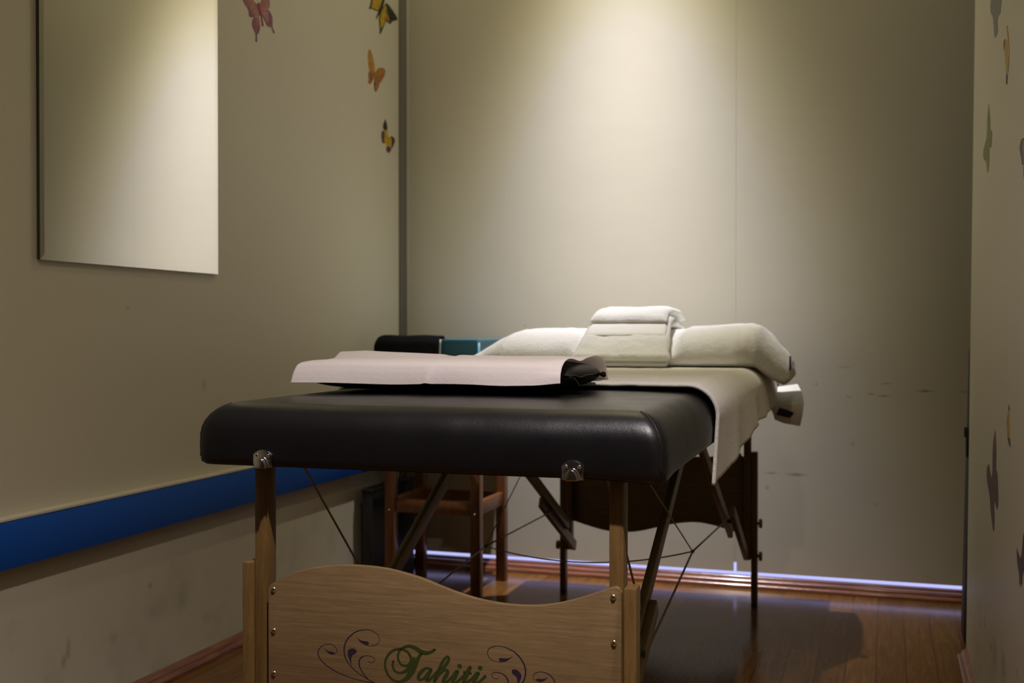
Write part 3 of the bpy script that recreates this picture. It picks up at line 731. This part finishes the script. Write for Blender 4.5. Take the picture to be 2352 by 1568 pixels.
# ================================================================== FACE CUSHION
fc = thing('face_cushion', 'black vinyl face cushion lying under the paper at the near end', 'cushion', TO, TR)
CXL, CXR = -.350, .172; CYc = .382
def cush():
    nx, ns = 110, 56; vs = []; fs = []
    for i in range(nx + 1):
        s = i / nx; x = CXL + (CXR - CXL) * s; t = 2 * s - 1
        k_ = max(0.0, 1 - abs(t) ** 5.5) ** .52; k_ = max(k_, .03)
        zc = ZT + .0285 + .003 * abs(t) ** 3; hh = .0260 * k_; hw = .120 * (max(0, 1 - abs(t) ** 6) ** .4 * .75 + .25 * k_) ; hw = max(hw, .01)
        for j in range(ns):
            a = 2 * PI * j / ns; ca, sa = math.cos(a), math.sin(a)
            y = CYc + hw * (abs(ca) ** .8) * (1 if ca > 0 else -1); z = zc + hh * (abs(sa) ** .85) * (1 if sa > 0 else -1)
            near_seam = math.exp(-(sa / .22) ** 2) * min(1, max(0, (abs(t) - .55) / .3))
            z += .0014 * near_seam * math.sin(x * 420 + 2 * fbm(x, y, 0, 30)) + .0008 * fbm(x, y, z, 25)
            y += -.003 * near_seam * math.cos(x * 400) * (1 if ca > 0 else -1)
            vs.append(Vector((x, y, z)))
    for i in range(nx):
        for j in range(ns): fs.append((i * ns + j, i * ns + (j + 1) % ns, (i + 1) * ns + (j + 1) % ns, (i + 1) * ns + j))
    fs.append(tuple(range(ns))[::-1]); fs.append(tuple(nx * ns + j for j in range(ns)))
    return link('cushion_body', vs, fs, M['cushion'], fc)
cb = cush()
# gathered seam, cord and knot
pts = []
for i in range(70):
    s = i / 69; x = .045 + (.172 - .045) * s; t = 2 * (x - CXL) / (CXR - CXL) - 1
    hw = .120 * (max(0, 1 - abs(t) ** 6) ** .4 * .75 + .25 * max(0, 1 - abs(t) ** 5.5) ** .62)
    pts.append(Vector((x, CYc - max(hw, .008) - .0012, ZT + .0315 + .0013 * math.sin(s * 26) + .0009 * math.sin(s * 61))))
tube('gathered_seam', pts, .0016, mat('brown_black_piping', (.022, .013, .006), .7), fc, 7)
tube('drawcord', catmull([Vector((.166, CYc - .012, ZT + .033)), Vector((.175, CYc - .02, ZT + .031)), Vector((.182, CYc - .024, ZT + .034)), Vector((.186, CYc - .026, ZT + .032)), Vector((.189, CYc - .028, ZT + .033))], 5), .0026, M['rope'], fc, 7)
bm = bmesh.new(); bmesh.ops.create_uvsphere(bm, u_segments=12, v_segments=8, radius=.0044)
for v in bm.verts: v.co = v.co * (1 + .5 * fbm(v.co.x, v.co.y, v.co.z, 300)) + Vector((.190, CYc - .028, ZT + .033))
from_bm('cord_knot', bm, M['rope'], fc)
th = [onT(u, v, CYc - .122) for u, v in ((1318, 868), (1326, 876), (1333, 887))]
tube('loose_thread', catmull(th, 5), .00013, M['cable'], fc, 5)

# ================================================================== PAPER SHEET
PXL, PXR = -.315, .145
def paper(u, v):
    # u across, v along: front hem -> over the cushion -> down behind
    x = PXL + (PXR - PXL) * u
    path = [(.2430, .0190), (.2445, .0300), (.2480, .0410), (.2560, .0505), (.2780, .0545), (.3200, .0562), (.3700, .0565), (.4250, .0600), (.4700, .0575), (.5200, .0560), (.5600, .0535), (.5850, .0300), (.5980, .0110)]
    s = v * (len(path) - 1); j = min(int(s), len(path) - 2); f = s - j
    a = Vector(path[max(j - 1, 0)]); b = Vector(path[j]); c_ = Vector(path[j + 1]); d = Vector(path[min(j + 2, len(path) - 1)])
    p = .5 * ((2 * b) + (c_ - a) * f + (2 * a - 5 * b + 4 * c_ - d) * f * f + (3 * b - a - 3 * c_ + d) * f ** 3)
    y, z = p.x, p.y
    fr = max(0, 1 - v / .28)            # front panel weight
    bk = max(0, min(1, (v - .535) / .035)) * max(0, min(1, (.76 - v) / .16))  # raised rear fold
    # front hem: slight waviness, left corner sags, right end lifted
    z += fr * (-.0012 + .0022 * max(0, (u - .75) / .25) + .0010 * math.sin(u * 13) + .0016 * math.exp(-((u - .515) / .012) ** 2))
    y += fr * (-.004 - .006 * max(0, .22 - u) / .22 - .003 * math.sin(u * 9))
    # rear fold standing up on the left, falling to the middle; cut-out notch
    z += bk * (.0005 + .0085 * max(0, 1 - u * 1.8))
    z -= bk * .007 * math.exp(-(((u - .46) / .028) ** 4))
    # loose wave on the right edge
    z += .0035 * math.exp(-((u - 1) / .06) ** 2) * math.sin((v - .3) * 19)
    # pressed crease
    cr = u - (.515 + .028 * min(1, v / .3)); z += .0 ; y -= fr * .0065 * math.exp(-abs(cr) / .020)
    z += .0006 * fbm(x, y, z, 22)
    if u < .1: z -= (.1 - u) / .1 * .003 * min(1, v / .2) * (1 if v < .8 else 0)
    return Vector((x + .004 * fr * (u - .5), y, ZT + z))
vs, fs = grid(paper, 150, 90)
po = link('paper_cover', vs, fs, M['paper']); solidify(po, .0004, 0)
tag(po, 'pinkish white paper sheet draped over the black face cushion', 'paper sheet', None, TO, TR)

# ================================================================== STOOL
st = thing('wooden_stool', 'red-brown wooden stool standing in the left back corner', 'stool', (-1.305, 3.30, 0))
SX0, SX1, SY0, SY1 = -.152, .158, -.135, .130; lw = .031; SH = .585
for ax in (SX0, SX1 - lw):
    for ay in (SY0, SY1 - lw):
        box('leg', ax, ax + lw, ay, ay + lw, 0, SH - .02, M['stoolwood'], st, .002)
box('seat', SX0 - .008, SX1 + .008, SY0 - .008, SY1 + .008, SH - .022, SH, M['stoolwood'], st, .004)
for zz, hgt in ((.243, .041), (.50, .05)):
    for ay in (SY0 + .006, SY1 - .006 - .018): box('rail', SX0 + lw, SX1 - lw, ay, ay + .018, zz, zz + hgt, M['stoolwood'], st, .0015)
    for ax in (SX0 + .006, SX1 - .006 - .018): box('rail', ax, ax + .018, SY0 + lw, SY1 - lw, zz, zz + hgt, M['stoolwood'], st, .0015)
for xx in (SX0 + lw * .45, SX1 - lw * .55): screw(xx, SY0 - .0002, .248, .0035, st, 'chrome')

# bin on the stool
bn = thing('storage_bin', 'teal blue plastic bin standing on the wooden stool', 'bin', (-1.305, 3.345, SH))
def bin_mesh():
    bm = bmesh.new(); x0_, x1_, y0_, y1_ = -.155, .149, -.160, .165; t = .003; hgt = .186
    def loop(ix, z, r=.012):
        out = []
        for cx, cy, a0 in ((x1_ - ix - r, y0_ + ix + r, -90), (x1_ - ix - r, y1_ - ix - r, 0), (x0_ + ix + r, y1_ - ix - r, 90), (x0_ + ix + r, y0_ + ix + r, 180)):
            for j in range(5):
                a = math.radians(a0 + 22.5 * j); out.append(bm.verts.new((cx + r * math.cos(a), cy + r * math.sin(a), z)))
        return out
    L = [loop(.012, 0), loop(.010, .004), loop(.003, hgt - .012), loop(.002, hgt - .010), loop(-.002, hgt - .009), loop(-.003, hgt - .001), loop(-.002, hgt), loop(.004, hgt), loop(.006, hgt - .004), loop(.014, .006)]
    for a, b in zip(L, L[1:]):
        n = len(a)
        for i in range(n): bm.faces.new((a[i], a[(i + 1) % n], b[(i + 1) % n], b[i]))
    bm.faces.new(L[0][::-1]); bm.faces.new(L[-1])
    return from_bm('bin_body', bm, M['teal'], bn, 40)
bin_mesh()
tube('corner_rib', [(.1475, -.158, .02), (.1475, -.158, .176)], .0045, M['teal'], bn, 10)
# black cloth over the left of the bin
bc = thing('black_cloth', 'black cloth draped over the left side of the teal bin', 'cloth', (-1.38, 3.19, SH))
def cloth(u, v):
    x = -.112 + .212 * u
    path = [(-.026, .035), (-.024, .12), (-.020, .178), (-.010, .193), (.008, .195), (.022, .194), (.030, .186), (.032, .15)]
    s = v * (len(path) - 1); j = min(int(s), len(path) - 2); f = s - j
    a, b = Vector(path[j]), Vector(path[j + 1]); p = a.lerp(b, f)
    z = p.y; lf = max(0, (.10 - u) / .10); z -= .016 * lf ** 2; y = p.x + .006 * lf ** 2
    return Vector((x - .003 * lf * (1 - v), y + .0015 * math.sin(u * 15) * (1 - v), z + .001 * math.sin(u * 11)))
vs, fs = grid(cloth, 30, 42); o = link('cloth_sheet', vs, fs, M['black_cloth'], bc); solidify(o, .007, 0)
def lin(u, v):
    return Vector((.1045 - .006 * (1 - v) + .004 * u, -.024 + .002 * v, .06 + .126 * v))
vs, fs = grid(lin, 3, 10); o = link('pale_lining', vs, fs, M['lining'], bc); solidify(o, .003, 0)

# black glossy box on the floor by the left wall
bx = thing('black_box', 'low glossy black box on the floor between the stool and left wall', 'box', (-1.520, 3.34, 0))
box('box_body', -.013, .022, -.175, .15, 0, .300, M['black_matte'], bx, .003)
box('box_lid', -.015, .024, -.177, .152, .2965, .309, M['black_matte'], bx, .002)
# black case leaning behind the end of the right partition
cs = thing('carrying_case', 'black carrying case leaning behind the end of the right partition', 'case', (.25, 3.08, 0))
bm = bmesh.new(); add_box(bm, -.067, .06, -.05, .09, .001, .765, .018, 4)
for v in bm.verts:
    v.co.x += .0305 * (v.co.z - .06)
    if v.co.z < .05 and v.co.x < 0: v.co.x += .014 * (1 - v.co.z / .05) ** 2
from_bm('case_body', bm, M['black_matte'], cs, 60)
p = on_plane(2224, 985, (0, 3.03, 0), nB); q = on_plane(2224, 1050, (0, 3.03, 0), nB)
bm = bmesh.new(); add_box(bm, -.060, -.038, -.06, -.03, q.z, p.z, .003); add_box(bm, -.064, -.052, -.056, -.036, q.z + .05, p.z + .004, .002)
from_bm('latch', bm, M['rubber'], cs)

# ================================================================== BUTTERFLY STICKERS
def ink(name, c, r=.5): 
    if name not in M: M[name] = mat(name, c, r, spec=.3)
    return M[name]
def smat(name, c1, c2, scale=60):
    if name in M: return M[name]
    m_ = mat(name, c1, .5, spec=.3); k_ = N(m_); k_.col(k_.ramp(k_.noise(k_.coord((1, 1, 1)), scale, 3, .6), [(.38, c1), (.62, c2)])); M[name] = m_; return m_
pink = smat('pink_wing', (.30, .105, .115), (.42, .21, .20), 40); plum = smat('plum_wing', (.18, .07, .13), (.30, .10, .12), 50); maroon = ink('maroon_body', (.30, .07, .08))
yel = smat('yellow_wing', (.50, .36, .02), (.40, .20, .02), 80); dkg = ink('dark_green_wing', (.035, .055, .022)); blk = ink('black_wing', (.022, .022, .016)); orw = smat('orange_streak', (.42, .12, .02), (.5, .22, .03))
amb = smat('amber_wing', (.44, .25, .045), (.36, .15, .03), 60); rus = smat('rust_wing', (.27, .085, .03), (.40, .18, .04), 60); pur = ink('purple_wing', (.13, .035, .08))
steel = smat('steel_blue_wing', (.16, .20, .16), (.20, .17, .19), 40); olive = smat('olive_wing', (.28, .26, .08), (.17, .20, .09), 40); mossy = smat('moss_wing', (.12, .15, .08), (.26, .24, .05), 30)
ochre = smat('ochre_wing', (.55, .34, .04), (.36, .22, .04), 40); brn = smat('brown_purple_wing', (.09, .035, .042), (.12, .055, .052), 30); dbr = smat('dark_brown_wing', (.06, .035, .025), (.085, .05, .035), 40)
def sticker(onp, nrm, polys, label):
    """polys: (material, photo outline); laid on the wall one print layer over the other"""
    c0 = Vector((0, 0, 0)); cnt = 0; L = []
    for m_, pp in polys:
        P = [onp(u, v) for u, v in pp]; P = catmull(P + [P[0]], 3)[:-1]; L.append((m_, P))
        for p_ in P: c0 += p_; cnt += 1
    c0 /= cnt; bm = bmesh.new(); mats = []
    for i, (m_, P) in enumerate(L):
        if m_ not in mats: mats.append(m_)
        vs_ = [bm.verts.new(p_ - c0 + nrm * (.0006 + .0002 * i)) for p_ in P]
        f = bm.faces.new(vs_); f.material_index = mats.index(m_)
        if f.normal.dot(nrm) < 0: f.normal_flip()
        r = bmesh.ops.extrude_edge_only(bm, edges=f.edges[:]); nv = [g_ for g_ in r['geom'] if isinstance(g_, bmesh.types.BMVert)]
        bmesh.ops.translate(bm, verts=nv, vec=-nrm * (.0006 + .0002 * i))
        for g_ in r['geom']:
            if isinstance(g_, bmesh.types.BMFace): g_.material_index = mats.index(m_)
    me = bpy.data.meshes.new('butterfly_sticker'); bmesh.ops.triangulate(bm, faces=[f for f in bm.faces if len(f.verts) > 4]); bm.to_mesh(me); bm.free()
    for m_ in mats: me.materials.append(m_)
    o_ = bpy.data.objects.new('butterfly_sticker', me); C.objects.link(o_); o_.location = c0
    return tag(o_, label, 'wall sticker', 'butterfly stickers on the walls')
a = lambda *p: cv(540, 0, 14.26, p)
sticker(onL, nL, [(plum, a((250, 0), (300, 130), (390, 250), (440, 370), (455, 500), (500, 565), (590, 560), (700, 500), (800, 530), (800, 330), (730, 160), (600, 30), (560, -80), (300, -200), (190, -160))),
  (pink, a((380, 0), (430, 150), (500, 300), (520, 450), (600, 520), (700, 480), (790, 500), (790, 330), (720, 160), (590, 30), (520, -60))),
  (pink, a((840, 80), (870, 0), (960, -150), (1090, -150), (1120, 0), (1140, 150), (1120, 250), (1060, 320), (900, 420), (830, 480), (790, 250))),
  (plum, a((620, 560), (560, 700), (560, 850), (620, 1000), (670, 1120), (670, 1350), (700, 1370), (715, 1340), (710, 1130), (760, 1090), (810, 920), (800, 700), (760, 540))),
  (pink, a((640, 560), (660, 700), (690, 830), (780, 820), (790, 700), (760, 540))),
  (plum, a((870, 500), (950, 620), (1030, 800), (1080, 870), (1190, 890), (1250, 1070), (1290, 1060), (1215, 880), (1210, 600), (1150, 430), (1060, 330), (860, 420))),
  (pink, a((870, 480), (950, 600), (1040, 740), (1080, 560), (1050, 380), (870, 420))),
  (maroon, a((740, 100), (800, 130), (860, 530), (920, 830), (880, 830), (840, 540), (760, 330)))], 'pink and plum butterfly sticker between the mirror and the corner')
a = lambda *p: cv(830, 0, 15.68, p)
sticker(onL, nL, [(dkg, a((350, -120), (320, 150), (265, 320), (370, 320), (600, 400), (720, 200), (770, 0), (780, -120))),
  (yel, a((400, -110), (380, 150), (350, 270), (450, 310), (590, 360), (690, 180), (735, 0), (745, -110))),
  (blk, a((790, -60), (835, 10), (720, 380), (630, 540), (520, 700), (600, 420), (720, 100))),
  (dkg, a((850, 150), (910, 120), (1010, 220), (1290, 650), (1220, 740), (1100, 770), (1030, 860), (880, 730), (900, 450), (850, 250))),
  (blk, a((930, 250), (1010, 270), (1260, 650), (1200, 710), (1090, 750), (1030, 820), (1000, 700), (960, 450))),
  (orw, a((860, 330), (950, 560), (1000, 790), (900, 710), (870, 500))),
  (dkg, a((850, 160), (710, 350), (660, 520), (630, 700), (655, 1000), (665, 1230), (770, 1020), (870, 750), (910, 500), (900, 250))),
  (yel, a((850, 190), (740, 350), (685, 520), (665, 700), (675, 980), (740, 980), (850, 720), (890, 500), (875, 260)))], 'green, black and yellow butterfly sticker, topmost beside the corner channel')
a = lambda *p: cv(820, 100, 6.03, p)
sticker(onL, nL, [(amb, a((165, 80), (150, 150), (160, 330), (190, 390), (235, 420), (245, 320), (215, 170), (185, 90))),
  (rus, a((170, 375), (155, 420), (160, 500), (150, 540), (180, 560), (205, 530), (225, 430), (200, 380))),
  (rus, a((250, 400), (290, 350), (340, 335), (390, 370), (375, 450), (330, 530), (300, 550), (250, 500))),
  (amb, a((262, 410), (300, 362), (345, 350), (370, 375), (330, 420), (280, 450))),
  (rus, a((245, 480), (300, 545), (290, 620), (255, 672), (235, 610), (235, 530))),
  (pur, a((188, 480), (208, 470), (205, 515), (190, 525))), (pur, a((242, 530), (256, 540), (252, 580), (238, 590))),
  (amb, a((232, 400), (250, 400), (240, 480), (228, 490)))], 'amber and rust butterfly sticker, middle of the three by the corner')
sticker(onL, nL, [(yel, a((385, 1180), (420, 1180), (435, 1300), (470, 1290), (485, 1380), (455, 1440), (420, 1440), (398, 1385), (365, 1370), (375, 1210))),
  (blk, a((390, 1045), (358, 1140), (375, 1198), (418, 1180), (410, 1110))), (pur, a((350, 1200), (335, 1270), (350, 1372), (372, 1365), (378, 1240))),
  (blk, a((465, 1285), (492, 1290), (522, 1342), (490, 1435), (476, 1440), (482, 1350))), (pur, a((408, 1430), (460, 1430), (465, 1480), (430, 1512), (404, 1470)))], 'small black and yellow butterfly sticker, lowest beside the corner channel')
a = lambda *p: cv(2240, 0, 7.464, p)
sticker(onR, nR, [(steel, a((290, -90), (262, 100), (270, 220), (300, 280), (315, 400), (330, 600), (345, 645), (390, 550), (385, 360), (410, 250), (430, 240), (445, 80), (450, -90)))], 'grey-blue butterfly sticker at the very top of the right wall')
sticker(onR, nR, [(ochre, a((515, 665), (490, 730), (500, 870), (520, 1030), (535, 1260), (552, 1290), (575, 1180), (590, 860), (575, 690), (550, 690))), (dbr, a((512, 668), (492, 720), (497, 850), (512, 760), (520, 690))),
  (ochre, a((555, 440), (541, 470), (556, 600), (565, 700), (580, 700), (572, 600), (558, 490))), (dbr, a((540, 1270), (541, 1430), (549, 1430), (553, 1290)))], 'slim yellow-brown butterfly sticker, second from the top on the right wall')
a = lambda *p: cv(2240, 210, 7.464, p)
sticker(onR, nR, [(mossy, a((235, 200), (215, 400), (205, 700), (190, 820), (150, 980), (140, 1130), (190, 1220), (215, 1390), (240, 1240), (245, 960), (275, 950), (290, 690), (262, 650), (258, 450)))], 'moss green butterfly sticker left of the olive one on the right wall')
sticker(onR, nR, [(dbr, a((800, 810), (765, 950), (790, 1120), (810, 1260), (830, 1250), (840, 1480), (900, 1500), (960, 1000), (900, 800))), (olive, a((835, 840), (822, 980), (835, 1050), (840, 1300), (870, 1400), (920, 1000), (880, 820)))], 'olive butterfly sticker cut by the right edge of the picture')
a = lambda *p: cv(2240, 900, 4.616, p)
sticker(onR, nR, [(ochre, a((358, 190), (350, 220), (335, 330), (345, 480), (356, 510), (368, 480), (368, 330), (368, 190))), (dbr, a((362, 135), (354, 190), (368, 190))), (dbr, a((348, 490), (360, 545), (373, 572), (377, 565), (367, 485)))], 'narrow orange butterfly sticker above the purple one on the right wall')
sticker(onR, nR, [(brn, a((215, 400), (190, 560), (183, 870), (165, 880), (145, 765), (125, 830), (130, 960), (155, 1100), (165, 1240), (180, 1380), (197, 1475), (205, 1350), (205, 1150), (235, 1240), (245, 1130), (240, 900), (228, 830), (222, 840), (225, 600)))], 'large dark purple butterfly sticker low on the right wall')
a = lambda *p: cv(2180, 760, 1.942, p)
sticker(onR, nR, [(dbr, a((303, 968), (305, 1030), (313, 1080), (315, 1125), (325, 1125), (331, 1060), (345, 1130), (370, 1000), (352, 900), (334, 900), (322, 1010)))], 'dark brown butterfly sticker, lowest on the right wall at the picture edge')

# ================================================================== LIGHTS
def lamp(name, loc, aim, watt, sig, pw, rad, core, edge, spill, flat=0.0):
    """downlight with the smooth bell-shaped beam of a reflector lamp, warmer towards the beam's edge"""
    l = bpy.data.lights.new(name, 'POINT'); l.energy = watt; l.shadow_soft_size = rad; l.use_nodes = True
    o_ = bpy.data.objects.new(name, l); C.objects.link(o_); o_.location = loc
    o_.rotation_euler = Vector(aim).to_track_quat('-Z', 'Y').to_euler()
    t = l.node_tree; em = t.nodes['Emission']
    tc = t.nodes.new('ShaderNodeTexCoord'); sx = t.nodes.new('ShaderNodeSeparateXYZ'); t.links.new(tc.outputs['Normal'], sx.inputs[0])
    def mth(op, a, b=None):
        x = t.nodes.new('ShaderNodeMath'); x.operation = op
        for i_, v in enumerate((a, b)):
            if v is None: continue
            if isinstance(v, (int, float)): x.inputs[i_].default_value = v
            else: t.links.new(v, x.inputs[i_])
        return x.outputs[0]
    th = mth('ARCCOSINE', mth('MULTIPLY', sx.outputs[2], -1.0))
    q = mth('MULTIPLY', th, 1 / math.radians(sig)); g = mth('EXPONENT', mth('MULTIPLY', mth('POWER', q, pw), -1.0))
    st = mth('ADD', g, spill)
    mx = t.nodes.new('ShaderNodeMix'); mx.data_type = 'RGBA'; mp = t.nodes.new('ShaderNodeMapRange')
    mp.inputs[1].default_value = .02; mp.inputs[2].default_value = .35; t.links.new(g, mp.inputs[0]); t.links.new(mp.outputs[0], mx.inputs[0])
    mx.inputs[6].default_value = (*edge, 1); mx.inputs[7].default_value = (*core, 1)
    t.links.new(mx.outputs[2], em.inputs[0]); t.links.new(st, em.inputs[1]); return o_
SP = Vector((-.785, YB - .50, ZC - .05)); L2 = Vector((-.05, .50, ZC - .05))
lamp('spotlight_back', SP, (0, math.sin(.15), -math.cos(.15)), 505, 15.3, 2.4, .02, (1, .965, 1.02), (1, .92, .58), .027)
lamp('downlight_near', L2, (-.13, .24, -1), 440, 20, 2.0, .035, (1, .90, .90), (1, .84, .58), .004)
def downlight(loc, label):
    bm = bmesh.new(); n = 32
    prof = [(.036, -.002), (.046, -.004), (.050, 0), (.050, .004), (.040, .004), (.034, .03), (.032, .03)]
    rs = [[bm.verts.new((r * math.cos(2 * PI * i / n), r * math.sin(2 * PI * i / n), z)) for i in range(n)] for r, z in prof]
    for a_, b_ in zip(rs, rs[1:]):
        for i in range(n): bm.faces.new((a_[i], a_[(i + 1) % n], b_[(i + 1) % n], b_[i]))
    o_ = from_bm('ceiling_downlight', bm, M['alu_light']); o_.location = loc
    return tag(o_, label, 'ceiling light')
downlight((SP.x, SP.y, ZC - .004), 'round ceiling downlight close to the back wall')
downlight((L2.x, L2.y, ZC - .004), 'round ceiling downlight over the near end of the room')
